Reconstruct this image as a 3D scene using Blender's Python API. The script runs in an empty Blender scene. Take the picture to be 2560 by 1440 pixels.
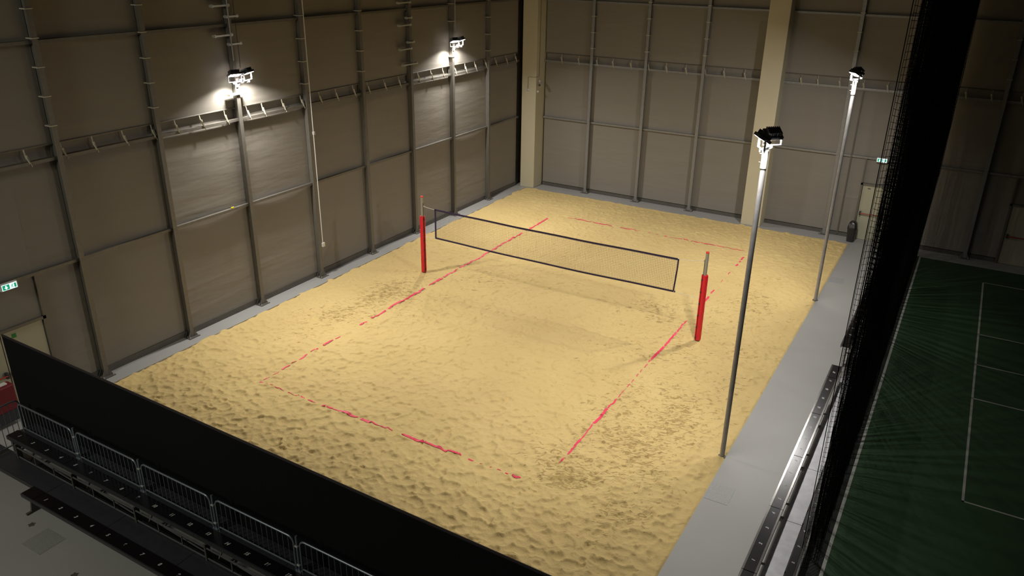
import bpy, math, random
import numpy as np
from mathutils import Vector, Matrix
random.seed(7)
rng = np.random.default_rng(11)
sc = bpy.context.scene
COL = sc.collection

# ------------------------------------------------------------------ camera
YAW, PITCH, ROLL, FPX = -0.5244, 0.4069, 0.0154, 1970.9
CAM = Vector((14.092, -11.7757, 10.0782))
f = Vector((math.sin(YAW)*math.cos(PITCH), math.cos(YAW)*math.cos(PITCH), -math.sin(PITCH)))
r = Vector((math.cos(YAW), -math.sin(YAW), 0)); u = r.cross(f)
r2 = r*math.cos(ROLL)+u*math.sin(ROLL); u2 = -r*math.sin(ROLL)+u*math.cos(ROLL)
cd = bpy.data.cameras.new('camera'); cam = bpy.data.objects.new('camera', cd); COL.objects.link(cam)
M = Matrix(((r2.x, u2.x, -f.x, CAM.x), (r2.y, u2.y, -f.y, CAM.y), (r2.z, u2.z, -f.z, CAM.z), (0, 0, 0, 1)))
cam.matrix_world = M
cd.sensor_width = 36; cd.lens = FPX/2560*36; cd.clip_end = 200
sc.camera = cam

# ------------------------------------------------------------------ world, light, exposure
w = bpy.data.worlds.new('world'); sc.world = w; w.use_nodes = True
w.node_tree.nodes['Background'].inputs[0].default_value = (1.0, 0.93, 0.80, 1)
w.node_tree.nodes['Background'].inputs[1].default_value = 0.024
sc.view_settings.view_transform = 'Standard'; sc.view_settings.look = 'None'
sc.view_settings.gamma = 1; sc.view_settings.exposure = 0.0
sc.view_settings.use_curve_mapping = False
LAMP_W = 230.0          # each floodlight; the lights themselves hang in the floodlight builder
LAMP_COL = (1.0, 0.97, 0.92)
# added fill brightening the near side, from above and behind the bleacher
hd = bpy.data.lights.new('near_fill_light', 'AREA'); hd.shape = 'SQUARE'; hd.size = 2.5; hd.energy = 600; hd.color = (.97, .97, .84)
hl = bpy.data.objects.new('near_fill_light', hd); COL.objects.link(hl); hl.location = (-.5, -15.5, 10.5)
hl.rotation_euler = Vector((.0, .62, -1)).to_track_quat('-Z', 'Y').to_euler()

# ------------------------------------------------------------------ helpers
def tag(o, label=None, cat=None, group=None, kind=None):
    if label: o['label'] = label
    if cat: o['category'] = cat
    if group: o['group'] = group
    if kind: o['kind'] = kind
    return o
def thing(name, loc, label, cat, group=None, rz=0.0):
    o = bpy.data.objects.new(name, None); COL.objects.link(o); o.location = loc; o.rotation_euler = (0, 0, rz)
    o.empty_display_size = 0.1
    return tag(o, label, cat, group)
class MB:
    def __init__(s): s.v = []; s.f = []
    def box(s, a, b):
        x0, y0, z0 = a; x1, y1, z1 = b; n = len(s.v)
        s.v += [(x0,y0,z0),(x1,y0,z0),(x1,y1,z0),(x0,y1,z0),(x0,y0,z1),(x1,y0,z1),(x1,y1,z1),(x0,y1,z1)]
        s.f += [(n,n+3,n+2,n+1),(n+4,n+5,n+6,n+7),(n,n+1,n+5,n+4),(n+1,n+2,n+6,n+5),(n+2,n+3,n+7,n+6),(n+3,n,n+4,n+7)]
        return s
    def boxc(s, c, d):
        return s.box([c[i]-d[i]/2 for i in range(3)], [c[i]+d[i]/2 for i in range(3)])
    def bar(s, p, q, w, h=None, up=(0,0,1)):
        """rectangular bar from p to q"""
        h = h or w; p = Vector(p); q = Vector(q); d = (q-p).normalized(); U = Vector(up)
        if abs(d.dot(U)) > .98: U = Vector((0,1,0))
        a = d.cross(U).normalized(); b = a.cross(d).normalized(); n = len(s.v)
        for c in (p, q):
            for i, j in ((-1,-1),(1,-1),(1,1),(-1,1)): s.v.append(tuple(c+a*i*w/2+b*j*h/2))
        s.f += [(n+3,n+2,n+1,n),(n+4,n+5,n+6,n+7)]+[(n+i,n+(i+1)%4,n+4+(i+1)%4,n+4+i) for i in range(4)]
        return s
    def tube(s, pts, rad, seg=10, cap=True, closed=False):
        pts = [Vector(p) for p in pts]; N = len(pts); rads = rad if isinstance(rad, (list, tuple)) else [rad]*N
        prev = None; rings = []
        for i, p in enumerate(pts):
            if closed: d = pts[(i+1) % N]-pts[i-1]
            else: d = pts[min(i+1, N-1)]-pts[max(i-1, 0)]
            d = d.normalized() if d.length > 1e-9 else Vector((0,0,1))
            if prev is None:
                a = d.cross(Vector((0,0,1)) if abs(d.z) < .9 else Vector((1,0,0))).normalized()
            else:
                a = (prev-d*prev.dot(d)).normalized()
            prev = a; b = d.cross(a); n = len(s.v); rings.append(n)
            for k in range(seg):
                t = 2*math.pi*k/seg
                s.v.append(tuple(p+(a*math.cos(t)+b*math.sin(t))*rads[i]))
        for i in range(N if closed else N-1):
            A = rings[i]; B = rings[(i+1) % N]
            for k in range(seg): s.f.append((A+k, A+(k+1) % seg, B+(k+1) % seg, B+k))
        if cap and not closed:
            s.f.append(tuple(rings[0]+k for k in reversed(range(seg)))); s.f.append(tuple(rings[-1]+k for k in range(seg)))
        return s
    def lathe(s, prof, c=(0,0,0), seg=24):
        n0 = len(s.v)
        for rr, z in prof:
            for k in range(seg):
                t = 2*math.pi*k/seg; s.v.append((c[0]+rr*math.cos(t), c[1]+rr*math.sin(t), c[2]+z))
        for i in range(len(prof)-1):
            for k in range(seg):
                a = n0+i*seg; s.f.append((a+k, a+(k+1) % seg, a+seg+(k+1) % seg, a+seg+k))
        s.f.append(tuple(n0+k for k in reversed(range(seg)))); s.f.append(tuple(n0+(len(prof)-1)*seg+k for k in range(seg)))
        return s
    def prism(s, poly, axis, a, b):
        """poly 2-D extruded along axis from a to b"""
        n = len(s.v); m = len(poly)
        for t in (a, b):
            for p, q in poly:
                s.v.append({0:(t,p,q),1:(p,t,q),2:(p,q,t)}[axis])
        s.f += [tuple(n+i for i in reversed(range(m))), tuple(n+m+i for i in range(m))]
        s.f += [(n+i, n+(i+1) % m, n+m+(i+1) % m, n+m+i) for i in range(m)]
        return s
    def build(s, name, mat, parent=None, smooth=False, bevel=0, label=None):
        me = bpy.data.meshes.new(name); me.from_pydata(s.v, [], s.f)
        me.materials.append(mat)
        if smooth: me.polygons.foreach_set('use_smooth', [True]*len(me.polygons))
        me.update()
        o = bpy.data.objects.new(name, me); COL.objects.link(o)
        if parent is not None: o.parent = parent
        if bevel:
            m = o.modifiers.new('b', 'BEVEL'); m.width = bevel; m.segments = 2; m.limit_method = 'ANGLE'
        if smooth:
            m = o.modifiers.new('e', 'EDGE_SPLIT'); m.split_angle = math.radians(40)
        if label: o['label'] = label
        return o
def copy_tree(o, parent=None):
    c = o.copy(); COL.objects.link(c)
    if parent is not None: c.parent = parent
    for ch in list(o.children): copy_tree(ch, c)
    return c

# ------------------------------------------------------------------ materials
def nt_new(name):
    m = bpy.data.materials.new(name); m.use_nodes = True; t = m.node_tree
    return m, t, t.nodes['Principled BSDF']
def mat(name, col, rough=.6, metal=0., var=0., vscale=3., bump=0., bscale=40., spec=None, stretch=None, emit=None, estr=0.):
    m, t, b = nt_new(name); N = t.nodes; L = t.links
    b.inputs['Base Color'].default_value = (*col, 1); b.inputs['Roughness'].default_value = rough; b.inputs['Metallic'].default_value = metal
    if spec is not None: b.inputs['Specular IOR Level'].default_value = spec
    tc = N.new('ShaderNodeTexCoord'); mp = N.new('ShaderNodeMapping'); L.new(tc.outputs['Object'], mp.inputs[0])
    if stretch: mp.inputs['Scale'].default_value = stretch
    nz = N.new('ShaderNodeTexNoise'); nz.inputs['Scale'].default_value = vscale; nz.inputs['Detail'].default_value = 5
    L.new(mp.outputs[0], nz.inputs[0])
    if var:
        cr = N.new('ShaderNodeMix'); cr.data_type = 'RGBA'
        cr.inputs[6].default_value = (*[c*(1-var) for c in col], 1); cr.inputs[7].default_value = (*[min(1, c*(1+var)) for c in col], 1)
        L.new(nz.outputs[0], cr.inputs[0]); L.new(cr.outputs[2], b.inputs['Base Color'])
    if bump:
        n2 = N.new('ShaderNodeTexNoise'); n2.inputs['Scale'].default_value = bscale; n2.inputs['Detail'].default_value = 3
        L.new(mp.outputs[0], n2.inputs[0])
        bp = N.new('ShaderNodeBump'); bp.inputs['Distance'].default_value = bump; bp.inputs['Strength'].default_value = 1
        L.new(n2.outputs[0], bp.inputs['Height']); L.new(bp.outputs[0], b.inputs['Normal'])
    if emit: 
        b.inputs['Emission Color'].default_value = (*emit, 1); b.inputs['Emission Strength'].default_value = estr
    return m

fabric = mat('fabric_taupe', (.212, .192, .162), .75, var=.06, vscale=1.2, bump=.02, bscale=1.0, stretch=(.5, .5, 2.6))
steel = mat('galvanised_steel', (.155, .142, .120), .5, .3, var=.22, vscale=9)
steel_light = mat('bright_steel', (.24, .235, .225), .45, .4, var=.2, vscale=9)
steel_dark = mat('weathered_steel', (.11, .10, .085), .55, .3, var=.2, vscale=6)
steel_pole = mat('pole_steel', (.36, .35, .35), .45, .2, var=.25, vscale=7)
cream = mat('cream_paint', (.52, .47, .33), .6, var=.04, vscale=2)
door_mat = mat('cream_door', (.40, .38, .27), .5, var=.03)
epoxy = mat('grey_epoxy', (.32, .312, .295), .48, var=.07, vscale=.8, bump=.001, bscale=30)
green = mat('green_court', (.022, .062, .022), .75, var=.15, vscale=1.0, bump=.0008, bscale=60)
linew = mat('line_white', (.42, .42, .38), .6, var=.08)
black_cloth = mat('black_cloth', (.006, .006, .007), .9, spec=.15)
black_cloth_hem = mat('hem', (.02, .012, .012), .8)
black_plastic = mat('black_plastic', (.025, .025, .027), .4)
bench_top = mat('bench_black', (.007, .005, .006), .24, var=.2, vscale=6, spec=.3)
alu = mat('aluminium', (.27, .26, .25), .2, .9, var=.12, vscale=20)
alu_dull = mat('dull_aluminium', (.22, .22, .225), .45, .5, var=.25, vscale=12)
trim_m = mat('dark_trim', (.045, .045, .05), .45, .3, var=.2, vscale=12)
deck_plate = mat('deck_plate', (.33, .33, .34), .42, .6, var=.3, vscale=5, bump=.0015, bscale=45)
deck_dark = mat('dark_deck', (.045, .045, .055), .3, .25, var=.25, vscale=8, bump=.002, bscale=50)
barrier_m = mat('barrier_steel', (.26, .29, .33), .38, .7, var=.15, vscale=14)
red_pad = mat('red_vinyl', (.62, .012, .022), .4, var=.08, vscale=5, bump=.004, bscale=9)
red_cap = mat('red_cap', (.70, .05, .03), .5)
post_m = mat('post_grey', (.33, .32, .25), .4, .35, var=.1)
tape_m = mat('pink_tape', (.78, .045, .11), .55, var=.25, vscale=4, bump=.004, bscale=20)
navy = mat('navy_band', (.020, .010, .035), .8)
netcord = mat('net_cord', (.03, .028, .022), .8)
rope_m = mat('pale_rope', (.65, .62, .5), .7)
white_pl = mat('white_plastic', (.62, .60, .55), .45)
strap_m = mat('strap', (.50, .46, .36), .6)
clampw = mat('clamp_zinc', (.6, .6, .56), .35, .5)
num_m = mat('number_white', (.50, .50, .49), .5)
curtain_cord = mat('curtain_cord', (.004, .004, .004), .95, spec=.05)
red_box = mat('red_case', (.16, .006, .010), .5)
pushbar_red = mat('pushbar_red', (.35, .03, .015), .4)
lens_m = mat('lamp_lens', (.9, .9, .9), .3, emit=(1, .98, .95), estr=26)
lens_refl = mat('reflector', (.6, .6, .6), .3, .6)
ceil_m = mat('roof_membrane', (.10, .085, .065), .8)
green_sign = mat('sign_green', (.0, .16, .07), .5, emit=(.0, .30, .14), estr=1.0)
sign_white = mat('sign_white', (.8, .85, .9), .5, emit=(.62, .80, .92), estr=1.5)
green_stick = mat('green_sticker', (.02, .20, .04), .6)
yellow_m = mat('yellow_cloth', (.75, .62, .02), .7)

# sand material: pale dry sand, damp dug streaks where 'zone' is high, fine grain bump
def sand_mat():
    m, t, b = nt_new('dry_sand'); N = t.nodes; L = t.links
    tc = N.new('ShaderNodeTexCoord')
    at = N.new('ShaderNodeAttribute'); at.attribute_name = 'zone'
    n1 = N.new('ShaderNodeTexNoise'); n1.inputs['Scale'].default_value = .55; n1.inputs['Detail'].default_value = 3
    L.new(tc.outputs['Object'], n1.inputs[0])
    base = N.new('ShaderNodeMix'); base.data_type = 'RGBA'
    base.inputs[6].default_value = (.535, .385, .165, 1); base.inputs[7].default_value = (.665, .50, .22, 1)
    L.new(n1.outputs[0], base.inputs[0])
    # streaks
    n2 = N.new('ShaderNodeTexNoise'); n2.inputs['Scale'].default_value = 8.5; n2.inputs['Detail'].default_value = 4; n2.inputs['Roughness'].default_value = .62; n2.inputs['Distortion'].default_value = .9
    mr0 = N.new('ShaderNodeMapping'); mr0.inputs['Rotation'].default_value = (0, 0, -.45)
    mp = N.new('ShaderNodeMapping'); mp.inputs['Scale'].default_value = (.75, 1.5, 1)
    L.new(tc.outputs['Object'], mr0.inputs[0]); L.new(mr0.outputs[0], mp.inputs[0]); L.new(mp.outputs[0], n2.inputs[0])
    ad = N.new('ShaderNodeMath'); ad.operation = 'MULTIPLY_ADD'; L.new(at.outputs['Fac'], ad.inputs[0]); ad.inputs[1].default_value = .26; L.new(n2.outputs[0], ad.inputs[2])
    mr = N.new('ShaderNodeMapRange'); mr.inputs[1].default_value = .665; mr.inputs[2].default_value = .77; mr.clamp = True
    L.new(ad.outputs[0], mr.inputs[0])
    dm = N.new('ShaderNodeMix'); dm.data_type = 'RGBA'; dm.inputs[7].default_value = (.27, .175, .055, 1)
    ml = N.new('ShaderNodeMath'); ml.operation = 'MULTIPLY'; L.new(mr.outputs[0], ml.inputs[0]); ml.inputs[1].default_value = .62
    L.new(ml.outputs[0], dm.inputs[0]); L.new(base.outputs[2], dm.inputs[6])
    L.new(dm.outputs[2], b.inputs['Base Color'])
    b.inputs['Roughness'].default_value = .95; b.inputs['Specular IOR Level'].default_value = .1
    n3 = N.new('ShaderNodeTexNoise'); n3.inputs['Scale'].default_value = 11; n3.inputs['Detail'].default_value = 6; n3.inputs['Roughness'].default_value = .6
    L.new(tc.outputs['Object'], n3.inputs[0])
    sb = N.new('ShaderNodeMath'); sb.operation = 'MULTIPLY_ADD'; L.new(mr.outputs[0], sb.inputs[0]); sb.inputs[1].default_value = -.55; L.new(n3.outputs[0], sb.inputs[2])
    bp = N.new('ShaderNodeBump'); bp.inputs['Distance'].default_value = .028; bp.inputs['Strength'].default_value = .7
    L.new(sb.outputs[0], bp.inputs['Height']); L.new(bp.outputs[0], b.inputs['Normal'])
    return m
sandm = sand_mat()

# ------------------------------------------------------------------ floor with the sand pit cut out
XW, YB = -3.6, 19.75
PX0, PX1, PY0, PY1 = -3.0, 11.0, -3.2, 18.92
m = MB()
for a, b in (((XW-.3, -18), (PX0, YB+.3)), ((PX1, -18), (26, YB+.3)), ((PX0, -18), (PX1, PY0)), ((PX0, PY1), (PX1, YB+.3))):
    m.box((a[0], a[1], -.25), (b[0], b[1], 0))
m.box((PX0, PY0, -.5), (PX1, PY1, -.25))
tag(m.build('floor', epoxy), 'grey painted concrete floor around the sand pit', 'floor', kind='structure')

# ------------------------------------------------------------------ sand
GS = .024
xs = np.arange(PX0-.10, PX1+.10+GS, GS); ys = np.arange(PY0-.02, PY1+.14, GS)
NX, NY = len(xs), len(ys)
X, Y = np.meshgrid(xs, ys)
def vnoise(X, Y, s, seed):
    g = np.random.default_rng(seed).random((int(40/s)+4, int(40/s)+4))
    u_ = (X+8)/s; v_ = (Y+8)/s; i = u_.astype(int); j = v_.astype(int); a = u_-i; b = v_-j
    a = a*a*(3-2*a); b = b*b*(3-2*b)
    return (g[j, i]*(1-a)+g[j, i+1]*a)*(1-b)+(g[j+1, i]*(1-a)+g[j+1, i+1]*a)*b-.5
def gz(cx, cy, sx, sy, a=0):
    c, s = math.cos(a), math.sin(a); dx = X-cx; dy = Y-cy
    return np.exp(-(((dx*c+dy*s)/sx)**2+((-dx*s+dy*c)/sy)**2))
near = np.clip((3.5-Y)/4.5, 0, 1)+.9*np.clip((X-8.6)/2.5, 0, 1)*np.clip((6-Y)/5, 0, 1)
near = np.clip(near, 0, 1)
far = np.clip((Y-10)/6, 0, 1)
amp = .74+.22*near-.26*far
H = .025*vnoise(X, Y, 2.3, 1)+.014*vnoise(X, Y, .9, 2)+(.006*amp)*vnoise(X, Y, .33, 3)+.006*vnoise(X, Y, .12, 4)
D = np.zeros_like(H)
nd = 15500
for k in range(nd):
    cx = rng.uniform(PX0, PX1); cy = rng.uniform(PY0, PY1); a = rng.uniform(0, math.pi)
    L_ = rng.uniform(.09, .19); W_ = L_*rng.uniform(.5, .8); R_ = L_*1.35
    i0 = max(0, int((cx-R_-xs[0])/GS)); i1 = min(NX, int((cx+R_-xs[0])/GS)+2)
    j0 = max(0, int((cy-R_-ys[0])/GS)); j1 = min(NY, int((cy+R_-ys[0])/GS)+2)
    sxx = X[j0:j1, i0:i1]-cx; syy = Y[j0:j1, i0:i1]-cy; c, s = math.cos(a), math.sin(a)
    q = ((sxx*c+syy*s)/L_)**2+((-sxx*s+syy*c)/W_)**2
    d = rng.uniform(.25, 1.0)*np.clip(1-q, 0, None)**.55-.16*np.exp(-((np.sqrt(q)-1.12)/.16)**2)
    v = D[j0:j1, i0:i1]
    D[j0:j1, i0:i1] = np.where(d > 0, np.maximum(v, d), np.where(v <= 0, np.minimum(v, d), v))
H -= .060*amp*D
for (qx, qy) in ((-.77, 8), (8.70, 8)): H += .03*gz(qx, qy, .35, .3)
edge = np.minimum(np.minimum(X-PX0, PX1-X), PY1-Y)
e = np.clip((edge+.05)/.22, 0, 1)
H = H*np.clip(e*1.1, 0, 1)+.012*np.clip(1-e, 0, 1)
rag = np.where(PX1-X < .4, .25, 1.0)
H = np.where(edge < .03, H-.03+(edge+.02)*.35+rag*.10*vnoise(X, Y, .22, 9)*np.clip(.15-edge, 0, .15)/.15, H)
zone = (.75*gz(-1.3, 3.3, 1.0, 1.5)+.7*gz(-.9, 6.1, 1.0, 1.4)+.5*gz(8.4, .35, .35, .3)+.3*gz(8.6, .3, .9, .8)+.55*gz(8.7, 2.8, 1.6, 2.2)+.50*gz(9.6, 7.5, 1.3, 4.0)
        +.5*gz(6.6, 9.6, 1.5, 1.3)+.4*gz(9.3, 12.5, 1.1, 2.5)+.5*gz(9.9, 0, .9, 2.5)+.35*gz(1.2, 8.6, 1.6, 1.0)+.35*gz(.6, 5.6, 1.2, 1.6)+.3*gz(7.3, 6.5, 1.4, 2)+.3*gz(7.5, 1.0, 1.0, 1.0))
zone = np.clip(zone, 0, 1)*(.75+.9*vnoise(X, Y, .8, 21))
H -= .02*np.clip(zone, 0, 1)*np.clip(vnoise(X, Y, .16, 22), 0, 1)*2
def sand_h(x, y):
    i = int(round((x-xs[0])/GS)); j = int(round((y-ys[0])/GS))
    return float(H[min(max(j, 0), NY-1), min(max(i, 0), NX-1)])
me = bpy.data.meshes.new('sand'); nv = NX*NY
me.vertices.add(nv); me.vertices.foreach_set('co', np.stack([X, Y, H], -1).astype(np.float32).ravel())
jj, ii = np.meshgrid(np.arange(NY-1), np.arange(NX-1), indexing='ij'); a0 = (jj*NX+ii).ravel()
quads = np.stack([a0, a0+1, a0+NX+1, a0+NX], -1).astype(np.int32); nf = len(quads)
me.loops.add(nf*4); me.loops.foreach_set('vertex_index', quads.ravel())
me.polygons.add(nf); me.polygons.foreach_set('loop_start', np.arange(0, nf*4, 4, dtype=np.int32))
try: me.polygons.foreach_set('loop_total', np.full(nf, 4, dtype=np.int32))
except Exception: pass
me.polygons.foreach_set('use_smooth', np.ones(nf, dtype=bool))
at = me.attributes.new('zone', 'FLOAT', 'POINT'); at.data.foreach_set('value', zone.astype(np.float32).ravel())
me.materials.append(sandm); me.update(calc_edges=True); me.validate()
so = bpy.data.objects.new('sand', me); COL.objects.link(so)
tag(so, 'pale trampled sand of the beach volleyball pit, dented by footprints', 'sand', kind='stuff')

# ------------------------------------------------------------------ court boundary tapes
LEFT= [(13.83, 15.46, 1), (13.54, 13.79, 0.4), (10.95, 13.32, 1), (9.01, 10.95, 1), (8.03, 8.91, 0.8), (7.2, 7.99, 0.9), (5.12, 7.0, 1), (4.3, 5.01, 0.8), (3.78, 4.12, 1), (2.78, 2.98, 0.4), (2.28, 2.7, 0.8), (1.82, 2.11, 0.5), (1.35, 1.68, 0.7), (1.08, 1.27, 0.3), (0.72, 1.03, 0.7), (0.4, 0.64, 0.3), (0.11, 0.29, 0.35)]
NEAR= [(-0.03, 0.08, 0.6), (0.15, 0.31, 0.2), (0.31, 0.47, 0.4), (0.49, 0.8, 0.2), (0.96, 1.07, 0.5), (1.07, 1.34, 0.2), (1.37, 1.51, 0.8), (1.64, 1.79, 0.8), (1.79, 1.9, 0.2), (2.07, 2.19, 0.9), (2.23, 2.42, 0.9), (2.43, 2.57, 0.5), (2.58, 3.19, 1), (3.25, 3.57, 1), (3.57, 3.8, 0.6), (3.82, 4.21, 0.35), (4.47, 5.09, 1), (5.09, 5.62, 0.8), (5.62, 6.07, 0.9), (6.23, 6.4, 0.5), (6.55, 6.64, 0.3), (6.78, 6.84, 0.3), (6.96, 7.08, 0.3), (7.16, 7.27, 0.5), (7.35, 7.56, 0.7)]
RIGHT= [(0.87, 1.1, 0.5), (1.27, 1.96, 0.7), (1.97, 2.62, 0.45), (2.64, 3.43, 1), (3.45, 3.93, 0.6), (4.04, 4.19, 0.3), (4.24, 4.42, 0.3), (4.58, 4.76, 0.3), (4.88, 5.0, 0.3), (5.24, 5.36, 0.3), (5.49, 5.61, 0.3), (5.81, 6.05, 0.3), (6.12, 6.33, 0.5), (6.33, 7.24, 1), (7.26, 8.23, 0.8), (8.26, 9.17, 0.6), (10.64, 11.26, 1), (11.52, 11.86, 0.6), (12.65, 12.81, 0.3), (13.44, 13.65, 0.4), (14.35, 14.58, 0.9), (14.76, 14.95, 0.8), (15.04, 15.42, 0.8)]
FAR= [(0.62, 0.84, 0.2), (0.84, 1.52, 0.7), (1.52, 2.58, 0.7), (2.92, 3.38, 0.8), (3.38, 3.77, 0.3), (4.1, 4.21, 0.3), (4.43, 4.56, 0.3), (4.75, 4.88, 0.4), (4.99, 5.49, 0.3), (5.52, 5.74, 0.8), (5.83, 6.1, 0.8), (6.1, 6.33, 0.3), (6.33, 6.76, 0.9), (6.76, 7.03, 0.35), (7.03, 7.12, 0.8), (7.12, 7.87, 0.35)]
def tape(name_lab, axis, fix, iv, lo, hi, seed):
    """a webbing strip laid on the sand, sinking under it between the stretches that show"""
    rr = random.Random(seed); mb = MB(); st = .03; n = int((hi-lo)/st)+1; W = .068; prev = None
    ph = [rr.uniform(0, 6) for _ in range(4)]
    for k in range(n):
        s = lo+k*st; vis = 0; 
        for a, b, wd in iv:
            if a <= s <= b:
                ed = min(s-a, b-s)/.06; vis = max(vis, wd*min(1, .35+ed))
        off = .012*math.sin(s*1.9+ph[0])+.006*math.sin(s*7+ph[1])
        hw = W/2*(vis if vis > 0 else 1); tw = .010*math.sin(s*9+ph[2])
        c = [0, 0]; c[axis] = s; c[1-axis] = fix+off; row = []
        for sg in (-1, 1):
            p = list(c); p[1-axis] += sg*hw; h = sand_h(*p)
            mid = sand_h(*c)
            z = (max(h, mid)+.010+sg*tw*.4) if vis > 0 else min(h, mid)-.03
            row.append((p[0], p[1], z))
        n0 = len(mb.v); mb.v += row+[(q[0], q[1], q[2]-.004) for q in row]
        if prev is not None:
            a = prev; b = n0
            mb.f += [(a, a+1, b+1, b), (a+2, b+2, b+3, a+3), (a, b, b+2, a+2), (a+1, a+3, b+3, b+1)]
        prev = n0
    o = mb.build('court_line_tape', tape_m)
    return tag(o, name_lab, 'court line')
tape('pink boundary tape along the left side of the sand court, passing under the net', 1, 0, LEFT, .05, 15.9, 1)
tape('pink boundary tape along the right side of the sand court, passing the right net post', 1, 8, RIGHT, .05, 15.95, 2)
tape('pink boundary tape across the near end of the sand court', 0, 0, NEAR, -.04, 7.95, 3)
tape('thin red boundary tape across the far end of the sand court', 0, 16, FAR, .05, 7.95, 4)

# ------------------------------------------------------------------ walls
ZT = 12.0
wl = MB().box((XW-.30, -18, 0), (XW-.12, YB+.3, ZT)).build('wall_left', steel_dark); tag(wl, 'long left wall of taupe fabric panels between steel columns', 'wall', kind='structure')
wb = MB().box((XW-.12, YB+.12, 0), (26, YB+.3, ZT)).build('wall_back', steel_dark); tag(wb, 'back wall of taupe fabric panels behind the sand pit', 'wall', kind='structure')
tag(MB().box((XW-.3, -18, ZT), (26, YB+.3, ZT+.2)).build('ceiling', ceil_m), 'dark roof over the hall', 'ceiling', kind='structure')
GZ = (3.15, 5.6, 8.1, 10.6)
def panel(parent, axis, plane, a, b, z0, z1, inward, seed, amp_=.012):
    """one slack fabric panel with shallow horizontal creases and a hem at the top and bottom"""
    rr = np.random.default_rng(seed); nu = max(8, int((b-a)/.10)); nz_ = max(8, int((z1-z0)/.05))
    U_, Z_ = np.meshgrid(np.linspace(a, b, nu+1), np.linspace(z0, z1, nz_+1))
    d = np.zeros_like(U_)
    for _ in range(9):
        cz = rr.uniform(z0, z1); cu = a if rr.random() < .55 else b; ln = rr.uniform(.5, 2.2); sl = rr.uniform(-.08, .08)
        d += rr.uniform(.4, 1)*amp_*np.exp(-((Z_-cz-sl*(U_-cu))/.035)**2)*np.exp(-np.abs(U_-cu)/ln)
    d += .02*np.sin((U_-a)/(b-a)*math.pi)*np.sin((Z_-z0)/(z1-z0)*math.pi)*(-1 if rr.random() < .6 else .6)
    lean = np.where(z0 < 3, -.07*np.clip((Z_-5.3)/.4, 0, 1), 0.0)
    P = plane+inward*(d+lean+(.0 if z0 < 3 else .012)); mb = MB()
    for s in (0, -inward*.012):
        n0 = len(mb.v)
        for j in range(nz_+1):
            for i in range(nu+1):
                q = P[j, i]+s
                mb.v.append((q, U_[j, i], Z_[j, i]) if axis == 0 else (U_[j, i], q, Z_[j, i]))
        for j in range(nz_):
            for i in range(nu):
                k = n0+j*(nu+1)+i; mb.f.append((k, k+1, k+nu+2, k+nu+1))
    return mb.build('fabric_panel', fabric, parent, smooth=True)
CY = [-4.465-2.605*2, -4.465-2.605, -4.465, -1.86, .745, 3.35, 5.955, 8.56, 11.165, 13.77, 16.375]       # column axes on the left wall
edges = CY+[18.98]
sd = 100
for i in range(len(edges)-1):
    a, b = edges[i]+.02, edges[i+1]-.02
    for z0, z1 in ((.16, 6.0), (5.9, 10.6)):
        if i <= 2 and z0 < 1: z0_ = 2.1
        else: z0_ = z0
        sd += 1
        if i == 2 and z0 < 1:
            panel(wl, 0, XW, a, -2.94, 2.1, 6.0, 1, sd); panel(wl, 0, XW, -2.94, b, .16, 6.0, 1, sd+500)
        else: panel(wl, 0, XW, a, b, z0 if i > 2 else z0_, z1, 1, sd, .010)
BX = [-.33, 2.10, 4.51, 9.98, 12.42, 14.85, 17.4, 20.0, 22.6]                     # column axes on the back wall
bedge = [-2.62, -.33, 2.10, 4.51, 6.95, 7.55, 9.98, 12.42, 14.85, 17.4, 20.0, 22.6, 26]
for i in range(len(bedge)-1):
    a, b = bedge[i]+.02, bedge[i+1]-.02
    if i == 4: continue
    for z0, z1 in ((.16, 6.0), (5.9, 10.6)):
        sd += 1
        if z0 < 1 and i == 6:
            panel(wb, 1, YB, a, 10.98, .16, 6.0, -1, sd); panel(wb, 1, YB, 10.98, b, 2.14, 6.0, -1, sd+500)
        elif z0 < 1 and i == 8:
            panel(wb, 1, YB, a, 15.83, .16, 6.0, -1, sd); panel(wb, 1, YB, 15.83, b, 2.14, 6.0, -1, sd+500)
        else: panel(wb, 1, YB, a, b, z0, z1, -1, sd, .009)
# base trim
tag(MB().box((XW-.1, -2.94, .0), (XW+.03, 18.98, .17)).build('trim_1', steel_dark), kind='structure')
tag(MB().box((-2.6, YB-.03, 0), (6.9, YB+.1, .14)).box((7.6, YB-.03, 0), (10.97, YB+.1, .14)).box((12.2, YB-.03, 0), (15.8, YB+.1, .14)).build('trim_2', steel_dark), kind='structure')

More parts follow.
